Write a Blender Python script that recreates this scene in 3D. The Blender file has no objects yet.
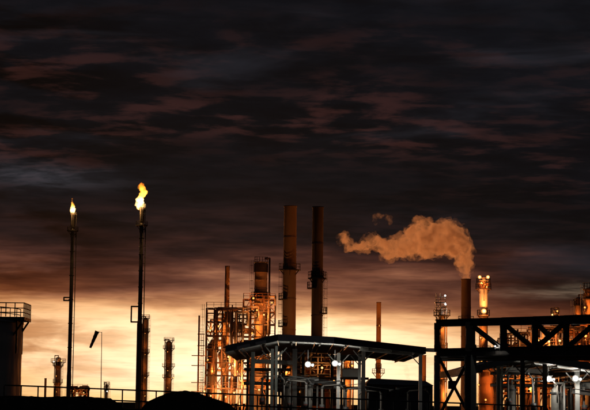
import bpy, math, random
from mathutils import Vector, Matrix, noise

scene = bpy.context.scene
COL = scene.collection
R = random.Random(7)

# ------------------------------------------------------------------ camera
F = 1800.0                       # focal length in photo pixels (photo 590 x 410)
HC = 4.0
PITCH = math.atan(199.0 / F)
ROLL = 0.012
cd = bpy.data.cameras.new("camera")
cam = bpy.data.objects.new("camera", cd)
COL.objects.link(cam)
cd.sensor_width = 36.0
cd.lens = 36.0 * F / 590.0
cd.clip_end = 60000.0
CAMROT = Matrix.Rotation(math.pi / 2 + PITCH, 3, 'X') @ Matrix.Rotation(ROLL, 3, 'Z')
cam.matrix_world = Matrix.Translation((0, 0, HC)) @ CAMROT.to_4x4()
scene.camera = cam


def P(x, y, D):
    """world point at forward distance D seen at photo position x, y"""
    d = CAMROT @ Vector(((x - 295.0) / F, (205.0 - y) / F, -1.0))
    return Vector((0, 0, HC)) + d * (D / d.y)


# ------------------------------------------------------------------ sky, sun, exposure
SUN_AZ = math.radians(-4.0)      # to the left of straight ahead, behind the plant
SUN_EL = math.radians(1.6)
world = bpy.data.worlds.new("World")
scene.world = world
world.use_nodes = True
wt = world.node_tree
wt.nodes.clear()


class G:
    """small node-graph helper"""
    def __init__(s, tree): s.t = tree

    def n(s, typ, **kw):
        nd = s.t.nodes.new(typ)
        for k, v in kw.items():
            setattr(nd, k, v)
        return nd

    def put(s, sock, v):
        if isinstance(v, bpy.types.NodeSocket):
            s.t.links.new(v, sock)
        else:
            sock.default_value = v

    def math(s, op, a, b=0.0, c=0.0, clamp=False):
        nd = s.n('ShaderNodeMath', operation=op, use_clamp=clamp)
        for i, v in enumerate((a, b, c)):
            s.put(nd.inputs[i], v)
        return nd.outputs[0]

    def rng(s, v, a, b, c=0.0, d=1.0, smooth=True):
        nd = s.n('ShaderNodeMapRange')
        nd.interpolation_type = 'SMOOTHSTEP' if smooth else 'LINEAR'
        for i, q in enumerate((v, a, b, c, d)):
            s.put(nd.inputs[i], q)
        return nd.outputs[0]

    def ramp(s, fac, stops):
        nd = s.n('ShaderNodeValToRGB')
        cr = nd.color_ramp
        while len(cr.elements) < len(stops):
            cr.elements.new(0.5)
        for e, (p, c) in zip(cr.elements, stops):
            e.position = p
            e.color = (c[0], c[1], c[2], 1)
        s.put(nd.inputs[0], fac)
        return nd.outputs[0]

    def noise(s, vec, scale, detail=5, rough=0.55, dist=0.0):
        nd = s.n('ShaderNodeTexNoise')
        s.put(nd.inputs['Vector'], vec)
        nd.inputs['Scale'].default_value = scale
        nd.inputs['Detail'].default_value = detail
        nd.inputs['Roughness'].default_value = rough
        nd.inputs['Distortion'].default_value = dist
        return nd.outputs[0]

    def mix(s, fac, a, b, mode='MIX'):
        nd = s.n('ShaderNodeMix', data_type='RGBA', blend_type=mode)
        s.put(nd.inputs[0], fac)
        for sock, v in ((nd.inputs[6], a), (nd.inputs[7], b)):
            s.put(sock, v if isinstance(v, bpy.types.NodeSocket) else (v[0], v[1], v[2], 1))
        return nd.outputs[2]

    def xyz(s, x, y, z):
        nd = s.n('ShaderNodeCombineXYZ')
        for i, v in enumerate((x, y, z)):
            s.put(nd.inputs[i], v)
        return nd.outputs[0]


g = G(wt)
tc = g.n('ShaderNodeTexCoord').outputs['Generated']
sp = g.n('ShaderNodeSeparateXYZ')
wt.links.new(tc, sp.inputs[0])
dx, dy, dz = sp.outputs
el = g.math('MULTIPLY', g.math('ARCSINE', dz), 57.2958)
az = g.math('MULTIPLY', g.math('ARCTAN2', dx, dy), 57.2958)
daz = g.math('SUBTRACT', az, math.degrees(SUN_AZ) + 3.0)
daz2 = g.math('MULTIPLY', daz, daz)
# a cloud deck seen in perspective: direction projected on a high plane
zz = g.math('ADD', g.math('ABSOLUTE', dz), 0.075)
cx = g.math('DIVIDE', dx, zz)
cy = g.math('DIVIDE', dy, zz)
deck = g.xyz(g.math('MULTIPLY', cx, 0.8), cy, 0.0)
n_big = g.noise(deck, 1.1, 3, 0.5, 0.2)
n_mid = g.noise(deck, 7.6, 7, 0.57, 0.22)
n_tr = g.noise(deck, 2.6, 5, 0.55, 0.3)
band = g.xyz(g.math('MULTIPLY', az, 0.05), g.math('MULTIPLY', el, 0.42), 3.7)
n_band = g.noise(band, 1.6, 5, 0.5, 0.2)
fineb = g.xyz(g.math('MULTIPLY', az, 0.22), g.math('MULTIPLY', el, 0.95), 9.1)
n_fine = g.noise(fineb, 1.2, 5, 0.52, 0.25)
# elevation with the ragged lower edge of the cloud deck
elw = g.math('ADD', el, g.math('MULTIPLY', g.math('SUBTRACT', n_band, 0.5), 3.0))
elw = g.math('ADD', elw, g.math('MULTIPLY', g.math('SUBTRACT', n_fine, 0.5), 0.8))
dR = g.math('MAXIMUM', daz, 0.0)
dL = g.math('MAXIMUM', g.math('MULTIPLY_ADD', daz, -1.0, -8.0), 0.0)
elw = g.math('ADD', elw, g.math('MULTIPLY', g.math('SUBTRACT', n_tr, 0.5), g.rng(el, 2.6, 4.4, 0.3, 2.6)))
fac_az = g.math('MULTIPLY_ADD', g.math('MULTIPLY', dR, dR), 0.0050, 1.0)
fac_az = g.math('MULTIPLY_ADD', g.math('MULTIPLY', dL, dL), 0.0030, fac_az)
fac_az = g.math('MINIMUM', fac_az, 3.0)
elg = g.math('MULTIPLY', elw, fac_az)
GL = [(-3.0, (1.0, .55, .20)), (0.1, (1.40, .88, .36)), (1.05, (1.70, 1.26, .78)), (2.0, (1.60, 1.10, .62)), (2.6, (1.25, .74, .36)), (3.0, (.84, .42, .19)),
      (3.35, (.48, .205, .100)), (3.8, (.255, .098, .055)), (4.3, (.130, .047, .030)), (4.9, (.056, .0210, .0160)), (5.5, (.023, .0110, .0104)),
      (6.2, (.0100, .0072, .0082)), (7.2, (.0054, .0053, .0067)), (9.5, (.0043, .0044, .0058)), (13.0, (.0054, .0058, .0080)), (40.0, (.012, .0135, .018))]
glow = g.ramp(g.math('DIVIDE', g.math('ADD', elg, 3.0), 43.0), [((e + 3.0) / 43.0, c) for e, c in GL])
gn = g.math('EXPONENT', g.math('MULTIPLY', daz2, -1.0 / 62.0))
nearc = g.mix(gn, (.60, .42, .28), (1, 1, 1))
wide = g.math('MULTIPLY_ADD', g.math('EXPONENT', g.math('MULTIPLY', daz2, -1.0 / 900.0)), 0.97, 0.03)
fall = g.mix(1.0, nearc, g.xyz(wide, wide, wide), 'MULTIPLY')
fall = g.mix(g.rng(el, 2.8, 5.0), fall, (1, 1, 1))
glow = g.mix(1.0, glow, fall, 'MULTIPLY')
# soft darker cloud patches inside the bright band
st = g.math('MULTIPLY', g.rng(n_fine, 0.44, 0.62), g.rng(daz, -3.0, -8.0, 0.35, 0.9))
glow = g.mix(st, glow, g.mix(1.0, glow, (.46, .31, .22), 'MULTIPLY'))
m_dark = g.math('MULTIPLY', g.rng(n_mid, 0.44, 0.66), g.rng(el, 2.0, 5.0, 0.2, 0.42))
glow = g.mix(m_dark, glow, g.mix(1.0, glow, (.40, .40, .44), 'MULTIPLY'))
# last red light on the underside of the deck
m_red = g.math('MULTIPLY', g.rng(n_mid, 0.53, 0.36), g.rng(n_big, 0.36, 0.60, 0.12, 1.0))
m_red = g.math('MULTIPLY', m_red, g.math('MULTIPLY', g.rng(el, 6.2, 8.2, 0.15, 1.0), g.rng(el, 12.5, 10.0, 0.08, 1.0)))
m_red = g.math('MULTIPLY', m_red, g.rng(daz2, 900.0, 60.0))
col = g.mix(1.0, glow, g.mix(m_red, (0, 0, 0), (.030, .0090, .0070)), 'ADD')
# thin grey-blue gaps
m_gap = g.math('MULTIPLY', g.rng(g.noise(g.xyz(g.math('MULTIPLY', az, 0.05), g.math('MULTIPLY', el, 0.3), 21.0), 1.9, 5, 0.5, 0.4), 0.54, 0.72),
               g.rng(el, 2.0, 5.0))
col = g.mix(1.0, col, g.mix(m_gap, (0, 0, 0), (.012, .0120, .0155)), 'ADD')
def gap(a0, e0, sa, se, c):
    # a thinner place in the deck, ragged by the same cloud noise
    global col
    u = g.math('DIVIDE', g.math('SUBTRACT', az, a0), sa)
    v = g.math('DIVIDE', g.math('SUBTRACT', g.math('MULTIPLY_ADD', g.math('SUBTRACT', n_fine, 0.5), 1.2, el), e0), se)
    w = g.math('EXPONENT', g.math('MULTIPLY', g.math('ADD', g.math('MULTIPLY', u, u), g.math('MULTIPLY', v, v)), -1.0))
    w = g.math('MULTIPLY', w, g.rng(n_mid, 0.62, 0.40, 0.35, 1.0))
    col = g.mix(1.0, col, g.mix(w, (0, 0, 0), c), 'ADD')


gap(-8.2, 7.05, 2.3, 0.36, (.030, .031, .038))
gap(8.6, 3.55, 2.0, 0.20, (.10, .075, .050))
# clear twilight above the deck, very faint
sky = g.n('ShaderNodeTexSky', sky_type='NISHITA')
sky.sun_disc = False
sky.sun_elevation = SUN_EL
sky.sun_rotation = SUN_AZ
col = g.mix(1.0, col, g.mix(1.0, sky.outputs[0], (.0003, .0003, .0004), 'MULTIPLY'), 'ADD')
bg = g.n('ShaderNodeBackground')
wt.links.new(col, bg.inputs[0])
bg.inputs[1].default_value = 1.0
wo = g.n('ShaderNodeOutputWorld')
wt.links.new(bg.outputs[0], wo.inputs[0])

sl = bpy.data.lights.new("sun", 'SUN')
sl.energy = 2.15
sl.angle = math.radians(4.0)
sl.color = (1.0, 0.36, 0.11)
sun = bpy.data.objects.new("sun", sl)
COL.objects.link(sun)
to_sun = Vector((math.sin(SUN_AZ) * math.cos(SUN_EL), math.cos(SUN_AZ) * math.cos(SUN_EL), math.sin(SUN_EL)))
sun.rotation_mode = 'QUATERNION'
sun.rotation_quaternion = to_sun.to_track_quat('Z', 'Y')
sun.location = (0, 0, 60)

vs = scene.view_settings
vs.view_transform = 'Standard'
vs.look = 'None'
vs.exposure = 0.0
vs.gamma = 1.0
scene.cycles.use_denoising = True
scene.cycles.volume_bounces = 4
scene.cycles.max_bounces = 6
scene.cycles.diffuse_bounces = 2
scene.cycles.glossy_bounces = 2
scene.cycles.sample_clamp_indirect = 4.0
scene.cycles.volume_max_steps = 256

# ------------------------------------------------------------------ materials
MATS = {}


def surf(name, c1, c2, scale=0.6, rough=0.6, metal=0.0, bump=0.15, streak=0.0, spec=0.4):
    m = bpy.data.materials.new(name)
    m.use_nodes = True
    t = m.node_tree
    t.nodes.clear()
    q = G(t)
    pos = q.n('ShaderNodeNewGeometry').outputs['Position']
    mp = q.n('ShaderNodeMapping')
    t.links.new(pos, mp.inputs[0])
    mp.inputs['Scale'].default_value = (1, 1, 0.25 if streak else 1.0)
    a = q.noise(mp.outputs[0], scale, 6, 0.62, 0.4)
    b = q.noise(mp.outputs[0], scale * 7.0, 4, 0.6)
    f = q.math('ADD', q.math('MULTIPLY', a, 0.7), q.math('MULTIPLY', b, 0.3))
    colr = q.mix(q.rng(f, 0.36, 0.64), c1, c2)
    bs = q.n('ShaderNodeBsdfPrincipled')
    t.links.new(colr, bs.inputs['Base Color'])
    q.put(bs.inputs['Roughness'], q.rng(b, 0.3, 0.7, max(rough - .12, .05), min(rough + .12, 1)))
    bs.inputs['Metallic'].default_value = metal
    bs.inputs['Specular IOR Level'].default_value = spec
    if bump:
        bp = q.n('ShaderNodeBump')
        bp.inputs['Strength'].default_value = bump
        bp.inputs['Distance'].default_value = 0.02
        t.links.new(b, bp.inputs['Height'])
        t.links.new(bp.outputs[0], bs.inputs['Normal'])
    out = q.n('ShaderNodeOutputMaterial')
    t.links.new(bs.outputs[0], out.inputs[0])
    MATS[name] = m


surf('black_steel', (.035, .033, .032), (.07, .06, .052), 0.5, .6, 0, .1)
surf('rusty_steel', (.085, .046, .03), (.165, .095, .06), 0.4, .7, 0, .2, 1)
surf('frame_steel', (.13, .125, .115), (.21, .19, .165), 0.5, .6, 0, .1)
surf('green_grey_paint', (.17, .19, .175), (.25, .265, .245), 0.5, .5, 0, .08)
surf('dark_paint', (.055, .06, .062), (.09, .092, .09), 0.6, .5, 0, .08)
surf('column_shell', (.30, .26, .22), (.42, .37, .31), 0.25, .55, 0, .1, 1)
surf('stack_shell', (.24, .17, .12), (.34, .25, .18), 0.2, .75, 0, .15, 1)
surf('dark_stack_shell', (.10, .085, .075), (.17, .14, .12), 0.2, .75, 0, .15, 1)
surf('silver_pipe', (.24, .235, .215), (.36, .35, .32), 0.7, .5, .15, .08)
surf('insulated_pipe', (.20, .185, .165), (.32, .295, .26), 0.8, .6, 0, .2)
surf('roof_sheet', (.42, .44, .42), (.56, .57, .54), 0.4, .5, 0, .08)
surf('white_panel', (.62, .63, .60), (.76, .76, .72), 0.5, .5, 0, .05)
surf('tank_paint', (.16, .16, .155), (.24, .235, .225), 0.2, .6, 0, .1, 1)
surf('concrete', (.22, .21, .20), (.33, .31, .29), 0.6, .9, 0, .3)
surf('soil', (.022, .02, .016), (.05, .043, .032), 1.5, 1.0, 0, .6, 0, 0.0)
surf('ground_soil', (.03, .028, .024), (.06, .052, .042), 0.05, 1.0, 0, .3, 0, 0.0)
surf('red_valve', (.30, .04, .03), (.40, .07, .05), 1.0, .5, 0, .05)
surf('yellow_paint', (.45, .30, .05), (.55, .38, .08), 1.0, .5, 0, .05)
surf('sock_cloth', (.16, .06, .03), (.22, .09, .05), 1.0, .9, 0, .1)


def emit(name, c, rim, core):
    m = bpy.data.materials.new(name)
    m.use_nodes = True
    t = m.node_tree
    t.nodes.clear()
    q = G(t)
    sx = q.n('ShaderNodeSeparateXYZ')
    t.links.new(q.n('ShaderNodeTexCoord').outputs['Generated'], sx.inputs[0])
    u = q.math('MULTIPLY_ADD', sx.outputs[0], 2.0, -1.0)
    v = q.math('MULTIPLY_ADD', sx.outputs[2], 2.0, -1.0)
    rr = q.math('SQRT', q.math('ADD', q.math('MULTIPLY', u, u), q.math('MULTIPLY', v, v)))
    k = q.math('POWER', q.math('SUBTRACT', 1.0, rr, 0.0, True), 2.2)  # bright core fading to the rim: soft lamp glow painted into the emission
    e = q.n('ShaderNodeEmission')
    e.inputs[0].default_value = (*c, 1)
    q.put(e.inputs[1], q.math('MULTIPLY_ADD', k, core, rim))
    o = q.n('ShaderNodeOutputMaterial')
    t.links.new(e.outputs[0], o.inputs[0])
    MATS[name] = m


SODIUM = (1.0, .22, .03)
WARM = (1.0, .34, .08)
WHITE = (1.0, .93, .82)
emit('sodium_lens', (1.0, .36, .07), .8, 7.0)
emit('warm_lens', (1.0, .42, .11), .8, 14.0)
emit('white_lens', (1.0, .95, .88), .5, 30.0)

# ------------------------------------------------------------------ object helpers
WM = {}                          # world matrix of every object, for exact parenting


def link(name, data, parent=None, mw=None):
    o = bpy.data.objects.new(name, data)
    COL.objects.link(o)
    mw = mw if mw is not None else Matrix.Identity(4)
    WM[o] = mw
    if parent is not None:
        o.parent = parent
        o.matrix_parent_inverse = WM[parent].inverted()
    o.matrix_basis = mw
    return o


def tag(o, label, cat, group=None, kind=None):
    o['label'] = label
    o['kind'] = kind or 'thing'
    if cat:
        o['category'] = cat
    if group:
        o['group'] = group
    return o


def thing(name, loc, label, cat, group=None):
    o = link(name, None, None, Matrix.Translation(Vector(loc)))
    o.empty_display_size = 0.5
    return tag(o, label, cat, group)


def frame(a, b, up=None):
    z = (b - a).normalized()
    u = Vector(up) if up is not None else (Vector((0, 0, 1)) if abs(z.z) < 0.95 else Vector((0, 1, 0)))
    x = u.cross(z)
    if x.length < 1e-5:
        x = Vector((1, 0, 0)).cross(z)
    x.normalize()
    y = z.cross(x)
    return x, y, z


class MB:
    def __init__(s): s.v, s.f, s.sm = [], [], []

    def add(s, vs_, fs, smooth=False):
        k = len(s.v)
        s.v += [tuple(q) for q in vs_]
        s.f += [tuple(i + k for i in f) for f in fs]
        s.sm += [smooth] * len(fs)
        return s

    def bar(s, a, b, w, h=None, up=None):
        a, b = Vector(a), Vector(b)
        h = w if h is None else h
        x, y, z = frame(a, b, up)
        q = []
        for p in (a, b):
            for sx, sy in ((-1, -1), (1, -1), (1, 1), (-1, 1)):
                q.append(p + x * (sx * w / 2) + y * (sy * h / 2))
        return s.add(q, [(3, 2, 1, 0), (4, 5, 6, 7), (0, 1, 5, 4), (1, 2, 6, 5), (2, 3, 7, 6), (3, 0, 4, 7)])

    def box(s, lo, hi):
        x0, y0, z0 = lo
        x1, y1, z1 = hi
        q = [(x0, y0, z0), (x1, y0, z0), (x1, y1, z0), (x0, y1, z0), (x0, y0, z1), (x1, y0, z1), (x1, y1, z1), (x0, y1, z1)]
        return s.add(q, [(3, 2, 1, 0), (4, 5, 6, 7), (0, 1, 5, 4), (1, 2, 6, 5), (2, 3, 7, 6), (3, 0, 4, 7)])

    def rev(s, a, b, prof, n=16, cap=True):
        """surface of revolution along a->b; prof = [(t along in m, radius)]"""
        a, b = Vector(a), Vector(b)
        x, y, z = frame(a, b)
        q, f = [], []
        for t, r in prof:
            for i in range(n):
                w = 2 * math.pi * i / n
                q.append(a + z * t + (x * math.cos(w) + y * math.sin(w)) * r)
        for k in range(len(prof) - 1):
            for i in range(n):
                j = (i + 1) % n
                f.append((k * n + i, k * n + j, (k + 1) * n + j, (k + 1) * n + i))
        s.add(q, f, True)
        if cap:
            k = len(s.v) - len(q)
            s.f.append(tuple(k + i for i in range(n))[::-1])
            s.f.append(tuple(k + (len(prof) - 1) * n + i for i in range(n)))
            s.sm += [False, False]
        return s

    def cyl(s, a, b, r, r2=None, n=10):
        L = (Vector(b) - Vector(a)).length
        return s.rev(a, b, [(0, r), (L, r if r2 is None else r2)], n)

    def tube(s, pts, r, n=8):
        pts = [Vector(p) for p in pts]
        for a, b in zip(pts, pts[1:]):
            s.cyl(a, b, r, None, n)
        for p in pts[1:-1]:
            s.ball(p, r * 1.04, 8, 5)
        return s

    def ball(s, c, r, n=12, m=8, sz=1.0):
        c = Vector(c)
        prof = []
        for i in range(m + 1):
            w = math.pi * i / m
            prof.append((r * sz * (1 - math.cos(w)), max(r * math.sin(w), r * .01)))
        return s.rev(c - Vector((0, 0, r * sz)), c + Vector((0, 0, r)), prof, n)

    def ring(s, c, r0, r1, h, a0=0.0, a1=2 * math.pi, n=24):
        """flat annular slab"""
        c = Vector(c)
        full = abs(a1 - a0 - 2 * math.pi) < 1e-6
        q, f = [], []
        k = n if full else n + 1
        for i in range(k):
            w = a0 + (a1 - a0) * i / n
            d = Vector((math.cos(w), math.sin(w), 0))
            q += [c + d * r0, c + d * r1, c + d * r1 + Vector((0, 0, h)), c + d * r0 + Vector((0, 0, h))]
        for i in range(n):
            j = (i + 1) % k
            for e in range(4):
                e2 = (e + 1) % 4
                f.append((i * 4 + e, j * 4 + e, j * 4 + e2, i * 4 + e2))
        if not full:
            f.append((0, 1, 2, 3))
            f.append((n * 4 + 3, n * 4 + 2, n * 4 + 1, n * 4))
        return s.add(q, f)

    def mesh(s, name, mat):
        me = bpy.data.meshes.new(name)
        me.from_pydata(s.v, [], s.f)
        me.polygons.foreach_set('use_smooth', s.sm)
        me.materials.append(MATS[mat])
        me.update()
        return me

    def build(s, name, mat, parent=None):
        # geometry is given in world space; keep the origin at the centre of the piece's foot
        lo = [min(q[i] for q in s.v) for i in range(3)]
        hi = [max(q[i] for q in s.v) for i in range(3)]
        o = Vector(((lo[0] + hi[0]) / 2, (lo[1] + hi[1]) / 2, lo[2]))
        s.v = [(q[0] - o.x, q[1] - o.y, q[2] - o.z) for q in s.v]
        return link(name, s.mesh(name, mat), parent, Matrix.Translation(o))


UNIT = {}


def unit(shape, mat):
    k = (shape, mat)
    if k not in UNIT:
        m = MB()
        if shape == 'box':
            m.bar((0, 0, 0), (0, 0, 1), 1.0)
        elif shape == 'cyl':
            m.rev((0, 0, 0), (0, 0, 1), [(0, .5), (1, .5)], 10)
        elif shape == 'hbeam':
            t = .14
            pr = [(-.5, -.5), (.5, -.5), (.5, -.5 + t), (t / 2, -.5 + t), (t / 2, .5 - t), (.5, .5 - t), (.5, .5), (-.5, .5), (-.5, .5 - t),
                  (-t / 2, .5 - t), (-t / 2, -.5 + t), (-.5, -.5 + t)]
            q = [(x, y, 0) for x, y in pr] + [(x, y, 1) for x, y in pr]
            n = len(pr)
            m.add(q, [(i, (i + 1) % n, n + (i + 1) % n, n + i) for i in range(n)] + [tuple(range(n))[::-1], tuple(range(n, 2 * n))])
        UNIT[k] = m.mesh(shape, mat)
    return UNIT[k]


def bar(name, a, b, w, mat, parent, shape='box', h=None, up=None):
    a, b = Vector(a), Vector(b)
    x, y, z = frame(a, b, up)
    L = (b - a).length
    h = w if h is None else h
    mw = Matrix(((x.x * w, y.x * h, z.x * L, a.x), (x.y * w, y.y * h, z.y * L, a.y), (x.z * w, y.z * h, z.z * L, a.z), (0, 0, 0, 1)))
    return link(name, unit(shape, mat), parent, mw)


def light(pos, power, colr, parent, radius=0.15):
    ld = bpy.data.lights.new('lamp_light', 'POINT')
    ld.energy = power
    ld.color = colr
    ld.shadow_soft_size = radius
    return link('lamp_light', ld, parent, Matrix.Translation(Vector(pos)))


def lamp(pos, power, parent, lens='sodium_lens', colr=SODIUM, r=0.3, cam_side=True, name='lamp'):
    """bulkhead floodlight: metal back-box with a domed lens towards the camera, and its light"""
    p = Vector(pos)
    d = Vector((0, -1, 0)) if cam_side else Vector((0, 1, 0))
    m = MB()
    m.rev(p - d * r * 1.5, p, [(0, r * .35), (r * .5, r * .9), (r * 1.5, r * 1.15)], 12)
    m.bar(p - d * r * 1.2, p - d * r * 1.2 + Vector((0, 0, -r * 3)), r * .4)
    o = m.build(name, 'dark_paint', parent)
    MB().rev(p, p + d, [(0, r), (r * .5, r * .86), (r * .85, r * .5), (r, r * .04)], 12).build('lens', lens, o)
    if power:
        light(p + d * (r * 1.35), power, colr, o, r * .5)
    return o


def handrail(m, pts, h=1.1, post=1.5, t=0.05, rails=(1.0, .5)):
    """posts and rails collected in m along a polyline at floor level"""
    pts = [Vector(p) for p in pts]
    for a, b in zip(pts, pts[1:]):
        L = (b - a).length
        k = max(1, round(L / post))
        for i in range(k + 1):
            p = a.lerp(b, i / k)
            m.bar(p, p + Vector((0, 0, h)), t)
        for q in rails:
            m.bar(a + Vector((0, 0, h * q)), b + Vector((0, 0, h * q)), t)
    return m


def circle(c, r, n=16, a0=0.0, a1=2 * math.pi):
    c = Vector(c)
    return [c + Vector((math.cos(a0 + (a1 - a0) * i / n) * r, math.sin(a0 + (a1 - a0) * i / n) * r, 0)) for i in range(n + 1)]


def ladder(parent, a, b, w=0.5, mat='black_steel', cage=True, out=Vector((0, -1, 0))):
    a, b = Vector(a), Vector(b)
    x = out.cross(Vector((0, 0, 1))).normalized()
    m = MB()
    m.bar(a - x * w / 2, b - x * w / 2, .07)
    m.bar(a + x * w / 2, b + x * w / 2, .07)
    n = int((b - a).length / .6)
    for i in range(1, n):
        p = a.lerp(b, i / n)
        m.bar(p - x * w / 2, p + x * w / 2, .04)
        if cage and i % 3 == 0 and i > 4:
            q = [p - x * w / 2, p - x * w * .7 + out * .4, p + out * .75, p + x * w * .7 + out * .4, p + x * w / 2]
            for u, v in zip(q, q[1:]):
                m.bar(u, v, .05)
    if cage:
        for s_ in (-.7, .7):
            m.bar(a + x * w * s_ + out * .4 + Vector((0, 0, 2.4)), b + x * w * s_ + out * .4, .04)
        m.bar(a + out * .75 + Vector((0, 0, 2.4)), b + out * .75, .04)
    return m.build('ladder', mat, parent)


def platform(parent, c, r_in, r_out, mat='black_steel', a0=0.0, a1=2 * math.pi, t=.18, rail=True):
    o = MB().ring(c, r_in, r_out, t, a0, a1, 24).build('platform', mat, parent)
    if rail:
        m = MB()
        pts = circle(Vector(c) + Vector((0, 0, t)), r_out - .06, 14, a0, a1)
        handrail(m, pts, 1.15, 5.0, .07)
        m.build('handrail', mat, o)
    for i in range(6):
        w = a0 + (a1 - a0) * (i + .5) / 6
        d = Vector((math.cos(w), math.sin(w), 0))
        bar('bracket', Vector(c) + d * (r_out - .15), Vector(c) + d * (r_in + .02) + Vector((0, 0, -(r_out - r_in))), .1, mat, o)
    return o


# ------------------------------------------------------------------ the setting
m = MB()
S_ = 26000.0
m.add([(-S_, -300, 0), (S_, -300, 0), (S_, S_, 0), (-S_, S_, 0)], [(0, 1, 2, 3)])
o = m.build('ground', 'ground_soil')
o['kind'] = 'structure'

# low embankment that carries the guardrail, sloping down to the right
RD = 112.0


def rail_z(x):
    return P(x, 385.0 + 0.0398 * x, RD).z


m = MB()
pts = []
for i in range(41):
    x = -60 + i * 17.5
    p = P(x, 400, RD)
    zt = rail_z(x) - 1.12 + 0.05 * noise.noise(Vector((x * .05, 0, 0)))
    pts += [(p.x, RD - 1.6 - zt * 1.7, -0.05), (p.x, RD - 1.3, zt - .04), (p.x, RD + 1.2, zt), (p.x, RD + 1.4 + zt * 1.7, -0.05)]
fs = []
for i in range(40):
    for k in range(3):
        fs.append((i * 4 + k, i * 4 + 4 + k, i * 4 + 5 + k, i * 4 + 1 + k))
m.add(pts, fs, True)
o = m.build('embankment', 'soil')
o['kind'] = 'structure'

# guardrail: posts and two rails
gr = thing('guardrail', (P(0, 400, RD).x, RD, rail_z(0) - 1.1), 'black two-rail guardrail running along the bottom of the picture', 'guardrail')
xs = [4 + 16.9 * i for i in range(33)]
for x in xs:
    p = P(x, 400, RD)
    bar('post', (p.x, RD, rail_z(x) - 1.16), (p.x, RD, rail_z(x) - .045), .085, 'black_steel', gr, 'cyl')
for dzr in (0.0, -.68):
    for a, b in zip(xs, xs[1:]):
        bar('rail', (P(a, 400, RD).x, RD, rail_z(a) + dzr), (P(b, 400, RD).x, RD, rail_z(b) + dzr), .095, 'black_steel', gr, 'cyl')


def mound(label, prof, D, depth):
    """earth heap: crest given by (photo x, photo y) profile"""
    m = MB()
    n = 60
    x0, x1 = prof[0][0], prof[-1][0]
    rows = 22
    q, f = [], []
    for i in range(n + 1):
        x = x0 + (x1 - x0) * i / n
        for (a, ya), (b, yb) in zip(prof, prof[1:]):
            if a <= x <= b:
                t = (x - a) / (b - a)
                y = ya + (yb - ya) * t
                break
        c = P(x, y, D)
        for k in range(rows + 1):
            v = k / rows * 2 - 1
            h = max(c.z, 0) * max(0.0, 1 - abs(v) ** 2.4)
            h += .10 * noise.noise(Vector((c.x * 1.1, v * depth * 1.1, 1.3))) + .05 * noise.noise(Vector((c.x * 3.7, v * depth * 3.7, 5.3)))
            q.append((c.x + .08 * v * noise.noise(Vector((c.x, v * 3, 9))), D + v * depth, max(h, -.2) if abs(v) < 1 else -.3))
    for i in range(n):
        for k in range(rows):
            f.append((i * (rows + 1) + k, (i + 1) * (rows + 1) + k, (i + 1) * (rows + 1) + k + 1, i * (rows + 1) + k + 1))
    m.add(q, f, True)
    return tag(m.build('earth_mound', 'soil'), label, 'mound', 'earth mounds along the bottom edge')


mound('long flat-topped black earth mound at the bottom left below the storage tank and left flare',
      [(-60, 470), (-40, 398), (0, 396.5), (60, 397), (98, 398), (110, 399.5), (117, 402.5), (122, 407), (130, 425), (136, 478)], 96, 5.0)
mound('rounded black earth mound between the taller flare and the lit process unit',
      [(128, 478), (136, 425), (143, 407), (149, 401.5), (156, 398), (164, 394), (172, 392), (186, 391.5), (198, 393), (208, 396.5), (220, 400.5),
       (230, 405), (240, 412), (256, 440), (264, 478)], 98, 5.0)

# ------------------------------------------------------------------ storage tank at the left edge
TD = 150.0
c = P(20.5, 360, TD)
TR = 9.0
tz = P(0, 322, TD).z
tc_ = Vector((c.x - TR, TD, 0))
tk = thing('storage_tank', tc_, 'dark cylindrical storage tank with railed roof platform cut by the left edge', 'tank')
for i in range(7):
    z0, z1 = tz * i / 7, tz * (i + 1) / 7
    MB().rev(tc_ + Vector((0, 0, z0)), tc_ + Vector((0, 0, z1)), [(0, TR + .012 * (i % 2)), (z1 - z0, TR + .012 * (i % 2))], 64, False).build('shell_course', 'tank_paint', tk)
rf = MB().rev(tc_ + Vector((0, 0, tz)), tc_ + Vector((0, 0, tz + 1)), [(-.12, TR + .12), (.0, TR + .14), (.02, TR - .1), (1.1, .4), (1.15, .02)], 64, False).build('roof', 'tank_paint', tk)
pl = MB()
ex = P(29, 320, TD).x
zt = P(14, 318, TD).z
pl.box((ex - 4.6, TD - 2.6, zt - .3), (ex, TD + 1.2, zt - .02))
plo = pl.build('platform', 'black_steel', tk)
hr = MB()
handrail(hr, [(ex - .06, TD + 1.15, zt), (ex - .06, TD - 2.55, zt), (ex - 4.5, TD - 2.55, zt)], P(14, 304.5, TD).z - zt, .72, .075, (1.0, .62, .3))
hr.build('handrail', 'black_steel', plo)
for yy in (TD - 2.2, TD + .8):
    bar('bracket', (ex - .15, yy, zt - .3), (tc_.x + TR - .3, yy, zt - 1.5), .14, 'black_steel', plo)
    bar('bracket', (tc_.x + TR - .05, yy, zt - .3), (tc_.x + TR - .05, yy, zt - 3), .14, 'black_steel', plo)
hr2 = MB()
handrail(hr2, [p for p in circle(tc_ + Vector((0, 0, tz + .1)), TR - .1, 40)][20:41], .95, 1.5, .06)
hr2.build('roof_handrail', 'black_steel', tk)
st_ = MB()
for i in range(40):
    w = -2.4 + i * .045
    zz_ = tz * (i + 1) / 40
    d = Vector((math.cos(w), math.sin(w), 0))
    st_.bar(tc_ + d * TR + Vector((0, 0, zz_)), tc_ + d * (TR + .8) + Vector((0, 0, zz_)), .26, .05)
st_.build('stair', 'black_steel', tk)

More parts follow.
